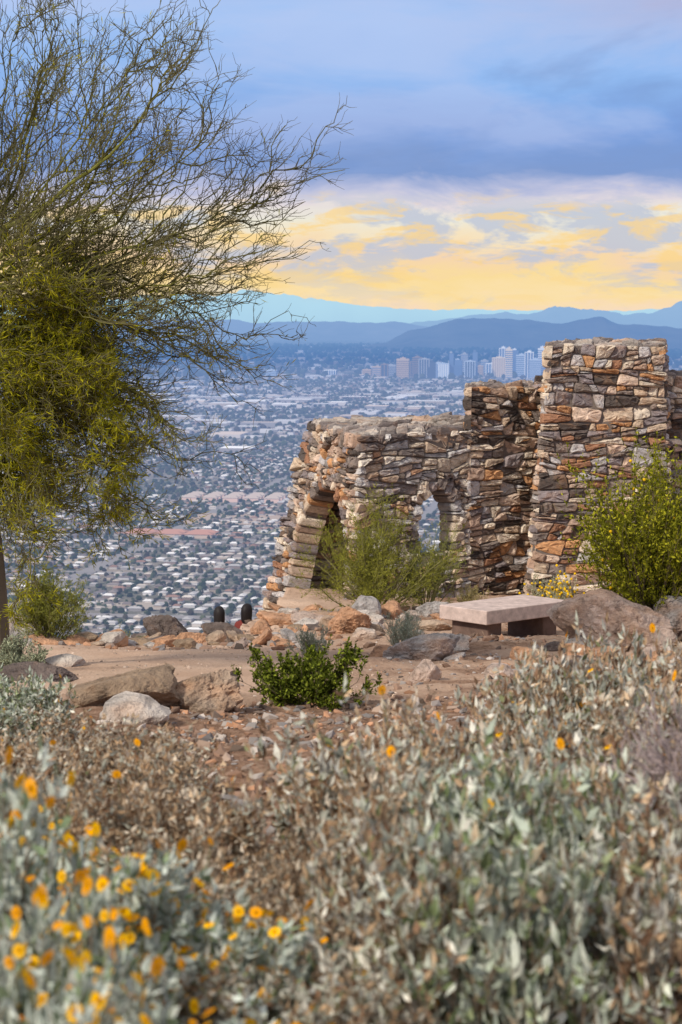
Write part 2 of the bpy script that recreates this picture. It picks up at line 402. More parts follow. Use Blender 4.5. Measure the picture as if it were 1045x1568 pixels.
def tower(x, y, w, d, h, wall, glass, style):
    ps = []
    def box(cx, cy, z0, z1, ww, dd, c):
        p = np.array([[cx, cy, PLAIN+z0]])
        ps.append(scatter(BV, BF, p, RC[None], np.array([[ww, dd, z1-z0]]), np.array([c]), np.array([c]), BM))
    fl = 11.0; z = 0; body = h*.93
    if style == 0:
        while z < body-fl:
            box(x, y, z, z+fl*.5, w, d, wall); box(x, y, z+fl*.5, z+fl, w-1.5, d-1.5, glass); z += fl
        box(x, y, z, body+2, w, d, wall)
    elif style == 1:
        box(x, y, 0, body, w-2, d-2, glass); n = max(3, int(w/11))
        for i in range(n):
            o = (i/(n-1)-.5)*(w-3)
            box(x+o*E_[0]-d/2*N_[0], y+o*E_[1]-d/2*N_[1], 0, body+1, 4.5, 3, wall)
        box(x, y, body+.01, body+4, w, d, wall)
    else:
        box(x, y, 0, body*.7, w, d, glass); box(x+w*.1*E_[0], y, body*.7, body, w*.8, d*.9, tuple(c*1.15 for c in glass))
        box(x-w*.45*E_[0]-d*.5*N_[0], y-d*.5*N_[1]-w*.45*E_[1], 0, body*.72, w*.12, 4, wall)
    box(x, y, body+4.01 if style == 1 else body+2.01, h, w*.45, d*.5, wall)
    box(x, y, h, h+4, w*.12, d*.12, wall)
    add_obj("office_tower", make_mesh("office_tower", *merge(ps)), M_CITY)
cream = (.84, .68, .46); brown = (.26, .16, .09); wht = (.86, .86, .82); grey = (.4, .4, .4); navy = (.03, .04, .07); gl = (.09, .15, .26); pale = (.5, .58, .66); tan = (.6, .42, .26)
SK = [(209, 56, 62, tan, gl, 0), (252, 42, 78, brown, navy, 1), (288, 60, 66, grey, navy, 0), (358, 70, 112, tan, brown, 0), (402, 22, 84, brown, navy, 1), (440, 58, 116, brown, navy, 0), (481, 60, 110, grey, navy, 1), (478, 38, 46, wht, gl, 1),
      (522, 46, 94, navy, navy, 2), (560, 70, 80, pale, gl, 0), (585, 78, 84, pale, wht, 1), (634, 30, 144, grey, gl, 2), (672, 52, 100, pale, gl, 2), (712, 42, 128, grey, gl, 0), (745, 60, 96, pale, navy, 1), (770, 34, 150, gl, gl, 2), (800, 40, 60, tan, brown, 0),
      (828, 44, 88, grey, gl, 0), (868, 64, 74, wht, gl, 1), (912, 78, 112, cream, tan, 1), (935, 48, 160, wht, gl, 1), (968, 40, 168, cream, gl, 0), (1000, 46, 150, wht, gl, 2), (1040, 60, 130, pale, gl, 0), (1085, 50, 148, wht, gl, 1), (1120, 66, 108, pale, gl, 0), (1160, 50, 170, wht, gl, 0), (1215, 70, 120, cream, gl, 1), (1290, 60, 100, grey, gl, 0),
      (150, 50, 40, tan, brown, 0), (-60, 70, 34, wht, gl, 1), (-400, 60, 42, pale, gl, 0), (1400, 60, 80, tan, gl, 1)]
for i, (tx, tw, th, a, b_, st) in enumerate(SK):
    yy = 11500+random.uniform(-350, 350)
    tower(tx*yy/11500, yy, tw, tw*.8, th*1.04, a, b_, st)

# ------------------------------------------------------------ masonry
STONES = {'warm': ([(.54, .42, .31), (.70, .60, .48), (.54, .29, .14), (.33, .17, .10), (.10, .08, .07), (.24, .195, .17), (.27, .23, .23), (.48, .45, .44), (.44, .31, .235), (.60, .46, .36)], [3.2, 2.4, 1.7, 1.2, 2.8, 2.8, 2.6, 2.2, 2.6, 2.2]),
          'pale': ([(.56, .47, .37), (.70, .63, .54), (.50, .30, .19), (.20, .165, .15), (.33, .29, .28), (.48, .46, .45), (.11, .09, .085), (.56, .43, .32)], [3.4, 3.2, .9, 2.2, 2.4, 2.8, 2.2, 2.6]),
          'cap': ([(.40, .35, .31), (.28, .24, .22), (.46, .41, .36), (.18, .15, .14), (.46, .33, .25)], [3, 3, 2, 2, 1])}
def clip(poly, nx_, ny_, c):
    o = []
    for i in range(len(poly)):
        p = poly[i]; q = poly[(i+1) % len(poly)]
        dp = p[0]*nx_+p[1]*ny_-c; dq = q[0]*nx_+q[1]*ny_-c
        if dp <= 0: o.append(p)
        if (dp < 0 < dq) or (dq < 0 < dp):
            t = dp/(dp-dq); o.append((p[0]+(q[0]-p[0])*t, p[1]+(q[1]-p[1])*t))
    return o
def emit_stone(out_, poly, M, col, d_in, prot, bev, gap=.009):
    P = np.array(poly); c = P.mean(0)
    q = []
    for i in range(len(P)):
        a, p, b_ = P[i-1], P[i], P[(i+1) % len(P)]
        if rng.random() < .85:
            la, lb = np.linalg.norm(a-p), np.linalg.norm(b_-p)
            k1 = min(.09, la*.34)*rng.uniform(.35, 1); k2 = min(.09, lb*.34)*rng.uniform(.35, 1)
            d1 = (a-p)/max(la, 1e-6)*k1; d2 = (b_-p)/max(lb, 1e-6)*k2
            q += [p+d1, p+(d1+d2)*.28, p+d2]
        else: q.append(p)
    P = np.array(q)
    e = np.roll(P, -1, 0)-P; L = np.linalg.norm(e, axis=1)
    pts = []
    for p, ee, l in zip(P, e, L):
        k = max(1, int(l/.09))
        for j in range(k): pts.append(p+ee*j/k)
    pts = np.array(pts)
    if len(pts) < 3: return
    sz = np.abs(pts-c).max(0)+1e-6
    pts = pts+rng.normal(size=pts.shape)*.006
    def sh(q): return c+(pts-c)*np.maximum(1-q/sz, .3)
    ta, tb = rng.normal(0, .09), rng.normal(0, .2)
    def W(q, w, nz): return M(q[:, 0], q[:, 1], w+(q[:, 0]-c[0])*ta+(q[:, 1]-c[1])*tb+rng.normal(size=len(q))*nz)
    r0 = M(pts[:, 0]*1, pts[:, 1]*1, np.full(len(pts), -d_in))
    r1 = W(sh(gap), prot-bev*rng.uniform(.7, 1.6), .006)
    r2 = W(sh(gap+bev*.7), prot, .008)
    r3 = W(c+(pts-c)*.5, prot+.010, .014)
    cc_ = W(c[None], prot+.010, .010)
    n = len(pts); V = np.concatenate([r0, r1, r2, r3, cc_]); i = np.arange(n); j = (i+1) % n
    F = []
    for a in range(3):
        F.append(np.stack([a*n+i, a*n+j, (a+1)*n+j], -1)); F.append(np.stack([a*n+i, (a+1)*n+j, (a+1)*n+i], -1))
    F.append(np.stack([3*n+i, 3*n+j, np.full(n, 4*n)], -1))
    C = np.tile(col, (len(V), 1))*rng.uniform(.92, 1.08, (len(V), 1))
    out_.append((V, np.concatenate(F), C))
def stone_face(out_, M, W, H, pal, cu=(.20, .60), cv=(.085, .27), openings=(), prot=(.015, .10), ext=.05, d_in=.06, bev=.028):
    pal_, pw = STONES[pal]; ring = .26
    def hit(P, m_):
        for (uc, hw, v0, vs) in openings:
            for (u, v) in list(P)+[tuple(np.mean(P, axis=0))]:
                if (abs(u-uc) < hw+m_ and v0 < v < vs) or (v >= vs and math.hypot(u-uc, v-vs) < hw+m_): return True
        return False
    stack = [[(0, 0), (W, 0), (W, H), (0, H)]]; done = []
    while stack:
        p = stack.pop(); a = np.array(p)
        mn = a.min(0); mxx_ = a.max(0); w, h = mxx_-mn
        tw = rng.uniform(*cu); th = rng.uniform(*cv)
        if hit(p, ring*.8) or (openings and w > 1 and any(mn[0] < o[0] < mxx_[0] for o in openings)):
            if w < .14 and h < .11: continue
            tw = min(tw, .13); th = min(th, .10)
        if w <= tw*1.45 and h <= th*1.45: done.append(p); continue
        if w/tw > h/th: ang = rng.normal(0, .26); nn = (math.cos(ang), math.sin(ang)); c0 = (mn[0]+w*rng.uniform(.33, .67), mn[1]+h*.5)
        else: ang = rng.normal(0, .11 if w > .8 else .2); nn = (math.sin(ang), math.cos(ang)); c0 = (mn[0]+w*.5, mn[1]+h*rng.uniform(.33, .67))
        c = nn[0]*c0[0]+nn[1]*c0[1]
        for q in (clip(p, nn[0], nn[1], c), clip(p, -nn[0], -nn[1], -c)):
            if len(q) >= 3:
                b_ = np.array(q); s_ = b_.max(0)-b_.min(0)
                if s_[0] > .02 and s_[1] > .02: stack.append(q)
    off = rng.uniform(0, 50)
    for p in done:
        a = np.array(p, float)
        if hit(p, ring*.45): continue
        e = rng.uniform(-.015, ext, 4)
        bl = a[:, 0] < 1e-4; br = a[:, 0] > W-1e-4; bt = a[:, 1] > H-1e-4
        wu = fbm(a[:, 0]*1.6+off, a[:, 1]*1.6, 3)*.2; wv = fbm(a[:, 0]*1.3+off, a[:, 1]*1.8, 8)*.26
        a[:, 0] += wu*np.where(bl | br, 0, 1); a[:, 1] += wv*np.where(bt, .2, 1)
        a[bl, 0] -= e[0]; a[br, 0] += e[1]; a[bt, 1] += e[2]*.6
        emit_stone(out_, a, M, pick(pal_, 1, pw)[0], d_in, rng.uniform(*prot), bev)
    for (uc, hw, v0, vs) in openings:
        nv = max(7, int(math.pi*(hw+.1)/.19)); cuts = np.linspace(0, math.pi, nv+1)+np.concatenate([[0], rng.normal(0, .4/nv, nv-1), [0]])
        for i in range(nv):
            r_o = hw+rng.uniform(.19, .33); t0, t1 = cuts[i], cuts[i+1]
            tm = (t0+t1)/2; ri = hw+rng.uniform(-.03, .03)
            poly = [(uc+ri*math.cos(t0), vs+ri*math.sin(t0)), (uc+r_o*math.cos(t0), vs+r_o*math.sin(t0)), (uc+r_o*1.02*math.cos(tm), vs+r_o*1.02*math.sin(tm)), (uc+r_o*math.cos(t1), vs+r_o*math.sin(t1)), (uc+ri*math.cos(t1), vs+ri*math.sin(t1))]
            emit_stone(out_, poly, M, pick(pal_, 1, pw)[0], .42, rng.uniform(.03, .09), bev)
        for sgn in (-1, 1):
            v = v0-.1
            while v < vs-.03:
                hh = min(rng.uniform(.1, .24), vs-v); wd = rng.uniform(.18, .34)
                u0, u1 = uc+sgn*(hw+rng.uniform(-.03, .02)), uc+sgn*(hw+wd)
                poly = [(min(u0, u1), v), (max(u0, u1), v), (max(u0, u1), v+hh), (min(u0, u1), v+hh)]
                emit_stone(out_, poly, M, pick(pal_, 1, pw)[0], .42, rng.uniform(.03, .07), bev); v += hh
def bil(B0, B1, T0, T1, hint):
    B0, B1, T0, T1 = [np.array(p, float) for p in (B0, B1, T0, T1)]
    W = (np.linalg.norm(B1-B0)+np.linalg.norm(T1-T0))/2; H = (np.linalg.norm(T0-B0)+np.linalg.norm(T1-B1))/2
    n = norm(np.cross(T1-B0, T0-B1)); n = n*np.sign(np.dot(n, hint))
    def M(u, v, w):
        a = (np.asarray(u)/W)[:, None]; b_ = (np.asarray(v)/H)[:, None]
        return (1-b_)*((1-a)*B0+a*B1)+b_*((1-a)*T0+a*T1)+n*np.asarray(w)[:, None]
    return M, W, H
def core(out_, M, W, H, openings, th, col=(.17, .14, .12), cs=.08, u0=0, u1=0):
    nu = int(W/cs); nv = int(H/cs); us = np.linspace(u0, W-u1, nu+1); vs_ = np.linspace(0, H, nv+1)
    full = np.zeros((nv+2, nu+2), bool)
    for j in range(nv):
        for i in range(nu):
            u = (us[i]+us[i+1])/2; v = (vs_[j]+vs_[j+1])/2; ok = True
            for (uc, hw, v0, vv) in openings:
                if (abs(u-uc) < hw+.06 and v0 < v < vv) or (v >= vv and math.hypot(u-uc, v-vv) < hw+.06): ok = False
            full[j+1, i+1] = ok
    U, Vv = np.meshgrid(us, vs_)
    f_ = M(U.ravel(), Vv.ravel(), np.full(U.size, -.004 if u0+u1 else 0.)); b_ = M(U.ravel(), Vv.ravel(), np.full(U.size, -th))
    V = np.concatenate([f_, b_]); o = U.size; w = nu+1; F = []
    for j in range(nv):
        for i in range(nu):
            if not full[j+1, i+1]: continue
            a = j*w+i; q = [a, a+1, a+w+1, a+w]
            F += [[q[0], q[1], q[2]], [q[0], q[2], q[3]], [q[0]+o, q[2]+o, q[1]+o], [q[0]+o, q[3]+o, q[2]+o]]
            for (dj, di, p, r) in ((-1, 0, q[0], q[1]), (1, 0, q[3], q[2]), (0, -1, q[0], q[3]), (0, 1, q[1], q[2])):
                if not full[j+1+dj, i+1+di]: F += [[p, r, r+o], [p, r+o, p+o]]
    out_.append((V, np.array(F), np.tile(col, (len(V), 1))))

ramada = empty("stone_ramada")
zr = -.66; zb = -5.6
fl_, co_ = [], []
FB0 = (.12, 35.62, zb); FB1 = (2.45, 37.25, zb); FT0 = (.30, 36.0, zr); FT1 = (2.40, 37.5, zr)
M1, W1, H1 = bil(FB0, FB1, FT0, FT1, (0, -1, 0))
zw = lambda z: (z-zb)/(zr-zb)*H1
op1 = [(1.92, .40, zw(-2.95), zw(-2.17))]
stone_face(fl_, M1, W1, H1, 'pale', openings=op1)
core(co_, M1, W1, H1, op1, .02); core(co_, M1, W1, H1, op1, .42, u0=.5)
LB0 = (-1.85, 39.3, zb); LB1 = FB0; LT0 = (-.62, 40.2, zr); LT1 = FT0
M2, W2, H2 = bil(LB0, LB1, LT0, LT1, (-1, -.2, 0))
zw2 = lambda z: (z-zb)/(zr-zb)*H2
op2 = [(W2*.585, 1.42, zw2(-5.4), zw2(-3.12))]
stone_face(fl_, M2, W2, H2, 'warm', openings=op2, prot=(.02, .13), cu=(.28, .6), cv=(.1, .26), ext=.1)
core(co_, M2, W2, H2, op2, .02); core(co_, M2, W2, H2, op2, .42, u1=.3)
M3, W3, H3 = bil((-1.75, 39.5, zb), (3.6, 41.9, zb), (-.62, 40.25, zr), (3.2, 41.6, zr), (0, 1, 0))
zw3 = lambda z: (z-zb)/(zr-zb)*H3
op3 = [(W3*.66, .95, zw3(-3.6), zw3(-2.3))]
stone_face(fl_, M3, W3, H3, 'pale', openings=op3)
core(co_, M3, W3, H3, op3, .4)
M4, W4, H4 = bil((-1.65, 39.05, zb), (3.6, 41.45, zb), (-.52, 39.8, zr-.1), (3.2, 41.15, zr-.1), (0, -1, 0))
stone_face(fl_, M4, W4, H4, 'warm', openings=[(W4*.65, .95, zw3(-3.6), zw3(-2.3))])
Mr, Wr, Hr = bil((.30, 36.0, zr), (2.55, 37.55, zr), (-.62, 40.2, zr), (2.75, 41.45, zr), (0, 0, 1))
core(co_, Mr, Wr, Hr, [], .28, cs=.3)
stone_face(fl_, Mr, Wr, Hr, 'cap', cu=(.35, .8), cv=(.3, .7), prot=(.03, .08), ext=.12, d_in=.05)
def block(FLb, FRb, FLt, FRt, depth, pal, back=(.15, 1), capd=.08):
    FLb, FRb, FLt, FRt = [np.array(p, float) for p in (FLb, FRb, FLt, FRt)]
    bd = np.array([back[0], back[1], 0]); bd = bd/np.linalg.norm(bd)*depth
    Ms = [bil(FLb, FRb, FLt, FRt, (0, -1, 0)), bil(FLb+bd, FLb, FLt+bd, FLt, (-1, 0, 0)), bil(FRb, FRb+bd, FRt, FRt+bd, (1, 0, 0)), bil(FRb+bd, FLb+bd, FRt+bd, FLt+bd, (0, 1, 0))]
    for (M, W, H) in Ms:
        stone_face(fl_, M, W, H, pal, ext=.07); core(co_, M, W, H, [], .015, cs=.3)
    M, W, H = bil(FLt, FRt, FLt+bd, FRt+bd, (0, 0, 1))
    core(co_, M, W, H, [], .06, cs=.3)
    stone_face(fl_, M, W, H, 'cap', cu=(.3, .7), cv=(.25, .6), prot=(.02, capd), ext=.11, d_in=.06)
block((2.36, 37.3, zb), (4.3, 38.7, zb), (2.40, 37.5, .13), (4.2, 38.75, .13), 1.3, 'warm')
block((3.30, 36.5, -6), (6.35, 37.0, -6), (3.87, 37.05, .94), (6.02, 37.45, .94), 1.7, 'warm')
block((6.05, 37.75, -5.5), (10.8, 38.9, -5.5), (6.05, 37.85, .36), (10.8, 39, .36), 1.0, 'warm')
add_obj("walls_stonework", make_mesh("walls_stonework", *merge(fl_)), M_STONE, ramada)
add_obj("walls_mortar", make_mesh("walls_mortar", *merge(co_)), M_MORTAR, ramada)

# ------------------------------------------------------------ rocks
ROCKP = {'tan': (.46, .35, .26), 'grey': (.42, .395, .38), 'pale': (.60, .54, .48), 'orange': (.56, .32, .19), 'dark': (.17, .135, .12), 'pink': (.54, .42, .35), 'brown': (.33, .24, .165)}
def rock_geo(sx, sy, sz, seed, V0=S4V, cuts=24):
    r = np.random.default_rng(seed)
    nrm = norm(r.normal(size=(cuts, 3))*np.array([1, 1, .8])); hh = r.uniform(.46, .86, cuts)
    rad = np.full(len(V0), 1.0)
    for n_, h_ in zip(nrm, hh):
        dt = V0@n_; rad = np.where(dt > .01, np.minimum(rad, h_/np.maximum(dt, .01)), rad)
    nz = fbm(V0[:, 0]*2+seed, V0[:, 1]*2+V0[:, 2]*1.7, seed, 3)*.14-np.abs(fbm(V0[:, 0]*4+V0[:, 2]*3, V0[:, 1]*4-seed, seed+4, 4))*.32+fbm(V0[:, 0]*14+V0[:, 2]*9, V0[:, 1]*14+V0[:, 2]*5, seed+9, 2)*.09
    P = V0*(rad+nz+.05)[:, None]
    th = r.uniform(0, 6.28); c, s = math.cos(th), math.sin(th)
    P = P@np.array([[c, s, 0], [-s, c, 0], [0, 0, 1]])
    return P*np.array([sx, sy, sz])/2*1.38
def rock(x, y, sx, sy, sz, kind, lift=.15, seed=None, name="boulder", tilt=0):
    seed = seed if seed is not None else int(rng.integers(1, 9999))
    P = rock_geo(sx, sy, sz, seed, *((S4V,) if sx > .5 else (S2V,)))
    F_ = S4F if sx > .5 else S2F
    if tilt:
        c, s = math.cos(tilt), math.sin(tilt); P = P@np.array([[c, 0, -s], [0, 1, 0], [s, 0, c]])
    z = float(gz(x, y))+sz*lift
    col = np.array(ROCKP[kind]); C = np.tile(col, (len(P), 1))
    if kind in ('pink', 'tan', 'grey', 'pale'):
        w_ = np.clip(fbm(P[:, 0]*3+seed, P[:, 1]*3+P[:, 2]*4, 4)*4, 0, 1)[:, None]; C = C*(1-w_*.6)+np.array([.5, .29, .17])*w_*.6
    return add_obj(name, make_mesh(name, P, F_, C, False), M_ROCK, loc=(x, y, z))
rock(-1.56, 14.0, .74, .55, .40, 'brown', .28, 5); rock(-.98, 14.1, .58, .5, .38, 'tan', .24, 8); rock(-1.40, 13.0, .5, .4, .24, 'pale', .25, 12)
rock(3.45, 24.3, 1.35, .95, .8, 'pink', .25, 31); rock(4.25, 24.8, .85, .8, .66, 'grey', .3, 44); rock(2.95, 24.0, .5, .45, .22, 'pale', .15, 47)
rock(.86, 22.5, .9, .6, .36, 'grey', .2, 51, tilt=-.15); rock(1.25, 24.5, .75, .5, .25, 'pale', .2, 53)
rock(.12, 27.5, .75, .7, .5, 'orange', .2, 61, tilt=-.35); rock(-.35, 29.6, .8, .8, .34, 'pink', .15, 62, tilt=.2); rock(.45, 31.2, .5, .4, .48, 'grey', .3, 63); rock(.80, 31.6, .36, .3, .34, 'orange', .3, 64); rock(1.5, 32, .55, .4, .3, 'grey', .3, 65)
rock(-.85, 29.8, .8, .6, .34, 'orange', .15, 66, tilt=.3); rock(-1.15, 28.4, .4, .35, .26, 'orange', .2, 67); rock(.3, 29.0, .7, .6, .3, 'pale', .2, 68)
rock(-2.35, 26.4, .75, .5, .5, 'dark', .25, 71, tilt=.45); rock(-2.0, 26.0, .55, .4, .26, 'orange', .25, 72); rock(-1.6, 27.2, .55, .4, .26, 'dark', .2, 73, tilt=.3)
rock(-4.25, 26, .75, .6, .45, 'grey', .25, 81); rock(-3.6, 25.6, .7, .4, .16, 'pale', .2, 82); rock(-2.95, 25.9, .7, .4, .15, 'pale', .2, 83); rock(-2.75, 17.6, .6, .4, .2, 'dark', .2, 84); rock(-2.9, 20.5, .5, .35, .15, 'pale', .2, 85)
rock(1.9, 9.8, .4, .3, .2, 'pale', .3, 96)
rock(4.9, 23.2, .7, .6, .5, 'dark', .3, 95); rock(1.2, 29.5, .8, .5, .2, 'tan', .2, 97); rock(3.75, 27, .6, .5, .3, 'grey', .25, 98)
for i in range(200):
    yy = rng.uniform(18.5, 34); xx = rng.uniform(-.8, 5.2) if rng.random() < .8 else rng.uniform(-4.5, -1.2)
    if i > 105: yy = rng.uniform(26, 34); xx = rng.uniform(-1.2, 2.2)
    if i > 150: yy = rng.uniform(24.6, 26.4); xx = rng.uniform(-4.4, -.8)
    if yy < 25 and xx < 0.2 and i <= 150: yy = rng.uniform(25.4, 26.3)
    s = rng.uniform(.08, .36)
    if 1.2 < xx < 3.6 and 24.6 < yy < 29.4: continue
    if -2.3 < xx < -1.1 and yy > 26.5: s *= .6
    rock(xx, yy, s*1.3, s, s*rng.uniform(.35, .8), random.choice(['tan', 'grey', 'pale', 'orange', 'pink', 'brown', 'dark', 'orange']), .2, name="rock", tilt=rng.normal(0, .35))
def gravel(n, xr, yr, s0, s1, pal):
    x = rng.uniform(*xr, n); y = rng.uniform(*yr, n); s = rng.uniform(0, 1, n)**4*(s1-s0)+s0
    z = gz(x, y)+s*.1
    R = frames(rng.normal(size=(n, 3))*np.array([1, 1, .3]))
    return scatter(ICO_V*rng.uniform(.6, 1.3, (12, 1)), ICO_F, np.stack([x, y, z], -1), R, np.stack([s*1.4, s, s*.6], -1), pick(pal, n, var=.35))
gp = [(.30, .22, .17), (.24, .155, .11), (.42, .37, .33), (.40, .22, .13), (.16, .12, .095), (.24, .22, .21), (.26, .16, .11)]
gp2 = [(.46, .35, .27), (.4, .3, .22), (.52, .42, .34)]
add_obj("gravel", make_mesh("gravel", *merge([gravel(7000, (-1.6, 1.6), (7, 15), .005, .045, gp), gravel(2200, (.3, 5), (15, 24), .006, .05, gp), gravel(900, (-4, .5), (15, 24), .005, .025, gp2), gravel(2500, (-5, 5), (24, 34), .01, .08, gp), gravel(3000, (-1.5, 2), (3, 8), .004, .025, gp)])), M_GRAVEL)

# ------------------------------------------------------------ bench
bench = empty("stone_bench", (0, 0, 0))
def prism(name, poly, z0, z1, col, bev, parent, mat):
    me = bpy.data.meshes.new(name); n = len(poly)
    vs = [(p[0], p[1], z0) for p in poly]+[(p[0], p[1], z1) for p in poly]
    fs = [list(range(n))[::-1], list(range(n, 2*n))]+[[i, (i+1) % n, n+(i+1) % n, n+i] for i in range(n)]
    me.from_pydata(vs, [], fs); me.update()
    a = me.attributes.new("Col", 'FLOAT_COLOR', 'POINT')
    for d in a.data: d.color = (*col, 1)
    ob = add_obj(name, me, mat, parent)
    md = ob.modifiers.new("bev", 'BEVEL'); md.width = bev; md.segments = 3
    return ob
Cn = np.array([2.03, 27.5]); ev = np.array([-.63, .62]); lv = np.array([1.29, 1.05])
zt = -2.58
prism("seat_slab", [Cn, Cn+lv, Cn+lv+ev, Cn+ev], zt-.2, zt, (.50, .40, .36), .014, bench, M_BENCH)
for i, t in enumerate((.08, .74)):
    p = Cn+lv*t+ev*.12; q = lv*.17; e2 = ev*.76
    prism("leg_%d" % (i+1), [p, p+q, p+q+e2, p+e2], zt-.75, zt-.202, (.15, .10, .08), .02, bench, M_BENCH)

# ------------------------------------------------------------ vegetation
def jcol(c, n, v=.25): return np.array(c)[None]*rng.uniform(1-v, 1+v, (n, 1))
def brittlebush_mesh(seed, kind):
    global rng
    old = rng; rng = np.random.default_rng(seed)
    n0 = 80; th = rng.uniform(0, 2*math.pi, n0); ph = np.radians(rng.uniform(3, 78, n0))
    D = np.stack([np.sin(ph)*np.cos(th), np.sin(ph)*np.sin(th), np.cos(ph)], -1); L = rng.uniform(.24, .58, n0)
    u = np.linspace(0, 1, 6)
    P = D[:, None]*(L[:, None]*u)[:, :, None]*.85+np.array([0, 0, .14])[None, None]*(u**2)[None, :, None]
    P[:, :, :2] += rng.normal(0, .04, (n0, 1, 2)); P += np.cumsum(rng.normal(0, .008, P.shape), axis=1)
    parts = [tubes(P, np.linspace(.0048, .0024, 6)[None]*np.ones((n0, 1)), jcol((.20, .145, .10), n0))]
    Q, t, par = grow(P, 5, .35, (12, 50), (.08, .2), 4, (0, 0, .3), .1)
    parts.append(tubes(Q, np.linspace(.0028, .0017, 4)[None]*np.ones((len(Q), 1)), jcol((.34, .26, .19), len(Q))))
    tips = Q[:, -1]; T = norm(Q[:, -1]-Q[:, -2])
    m = {'green': 7, 'mix': 6, 'dry': 5, 'flower': 8}[kind]
    tp_ = np.repeat(tips, m, 0); TT = np.repeat(T, m, 0)
    back = rng.uniform(0, .07, (len(tp_), 1)); tp_ = tp_-TT*back
    perp = norm(np.cross(TT, rng.normal(size=TT.shape))); a = np.radians(rng.uniform(20, 90, len(TT)))[:, None]
    D2 = np.cos(a)*TT+np.sin(a)*perp; n = len(D2)
    pal = {'green': ([(.42, .48, .39), (.60, .64, .55), (.18, .23, .11), (.50, .40, .27), (.31, .36, .20)], [4.0, 4.2, 2.0, .9, 1.4]),
           'mix': ([(.44, .46, .38), (.66, .65, .57), (.52, .37, .23), (.26, .16, .10), (.24, .26, .13)], [3.4, 3.8, 2.8, 1.8, 1]),
           'dry': ([(.56, .42, .28), (.40, .27, .16), (.68, .60, .48), (.46, .47, .39), (.20, .12, .07)], [3.0, 2.6, 3, 2.4, 1.6]),
           'flower': ([(.46, .53, .47), (.64, .70, .63), (.22, .29, .17)], [4, 4, 1.6])}[kind]
    col = pick(pal[0], n, pal[1], .22)
    clump = rng.uniform(.62, 1.2, len(tips)); col = col*np.repeat(clump, m)[:, None]
    s = rng.uniform(.04, .084, n)*{'green': 1.12, 'mix': 1.0, 'dry': .85, 'flower': 1.15}[kind]
    sc = np.stack([s, s*rng.uniform(.7, 1.3, n), s*rng.uniform(.4, 2.2, n)], -1)
    parts.append(scatter(LEAF_V, LEAF_F, tp_, frames(D2, .6), sc, col))
    nl = 500; k = rng.integers(0, n0, nl); j = rng.integers(1, 5, nl)
    parts.append(scatter(LEAF_V, LEAF_F, P[k, j], frames(rng.normal(size=(nl, 3)), 1), rng.uniform(.02, .045, nl), pick([(.30, .19, .11), (.17, .11, .065), (.38, .28, .19)], nl)))
    nf = {'green': 2, 'mix': 2, 'dry': 1, 'flower': 66}[kind]
    idx = rng.choice(n0, nf, replace=False)
    S0 = P[idx, -1]; Dn = norm(P[idx, -1]-P[idx, 0]+np.array([0, 0, .6]))
    ln = rng.uniform(.10, .26, nf)[:, None, None]; Fp = S0[:, None]+Dn[:, None]*ln*u[None, :, None]
    parts.append(tubes(Fp, np.full((nf, 6), .0017), jcol((.3, .3, .12), nf)))
    pv = [[0, 0, .004]]; pf = []
    for i in range(12):
        a0 = i*math.pi/6
        for da, rr, zz in ((-.24, .78, .0), (0, 1, -.08), (.24, .78, 0)): pv.append([rr*math.cos(a0+da), rr*math.sin(a0+da), zz])
        pf += [[0, 1+i*3, 2+i*3], [0, 2+i*3, 3+i*3]]
    ctr = ICO_V*np.array([.3, .3, .22])+np.array([0, 0, .08]); o = len(pv)
    TV = np.concatenate([np.array(pv), ctr]); TF = np.concatenate([np.array(pf), ICO_F+o]); mk = np.array([0]*o+[1]*12)
    Rf = frames(norm(Dn+rng.normal(0, .75, Dn.shape)), 1); Rf = Rf[:, :, [1, 2, 0]]
    parts.append(scatter(TV, TF, Fp[:, -1], Rf, rng.uniform(.020, .034, nf), pick([(1.0, .56, .002), (.95, .42, .002)], nf, var=.06), np.tile((.62, .25, .01), (nf, 1)), mk))
    me = make_mesh("brittlebush_"+kind, *merge(parts)); me.materials.append(M_LEAF)
    rng = old
    return me
BB = {k: [brittlebush_mesh(100+i*7+j, k) for j in range(2)] for i, k in enumerate(('green', 'mix', 'dry', 'flower'))}
def bush(x, y, r, h, kind, name="brittlebush_shrub"):
    x += rng.normal(0, .04); y += rng.normal(0, .08)
    ob = add_obj(name, BB[kind][int(rng.integers(0, 2))], loc=(x, y, float(gz(x, y))-.03))
    ob.rotation_euler = (rng.normal(0, .06), rng.normal(0, .06), rng.uniform(0, 6.28)); s = rng.uniform(.88, 1.1)
    ob.scale = (r/.48*s, r/.48*s, h/.58*s)
rows = [(9.6, [1.66, 1.38, 1.12], .60, 'dry mix dry'), (8.8, [1.42, 1.12, .82], .52, 'mix mix mix'), (8.0, [1.42, 1.1, .84, .6], .47, 'dry mix dry mix'),
        (7.2, [1.3, 1.06, .82, .58, .36], .46, 'mix dry mix mix dry'), (6.4, [1.12, .86, .62, .4, .2, .02], .44, 'dry mix mix dry mix mix'),
        (5.7, [.95, .72, .48, .25, .04], .40, 'dry dry mix mix dry'), (5.0, [.86, .64, .42, .2, .0], .43, 'mix green green mix dry'), (4.3, [.74, .54, .34, .15], .44, 'mix green green mix')]
for y, xs, h, ks in rows:
    for x, k in zip(xs, ks.split()): bush(x, y, .29 if y > 6 else .25, h, k)
for x, y, h, k in ((-.16, 5.4, .28, 'dry'), (-.12, 4.6, .28, 'dry'), (-.32, 4.9, .26, 'dry'), (-.05, 4.2, .24, 'mix'), (-.3, 4.2, .24, 'mix')): bush(x, y, .2, h, k)
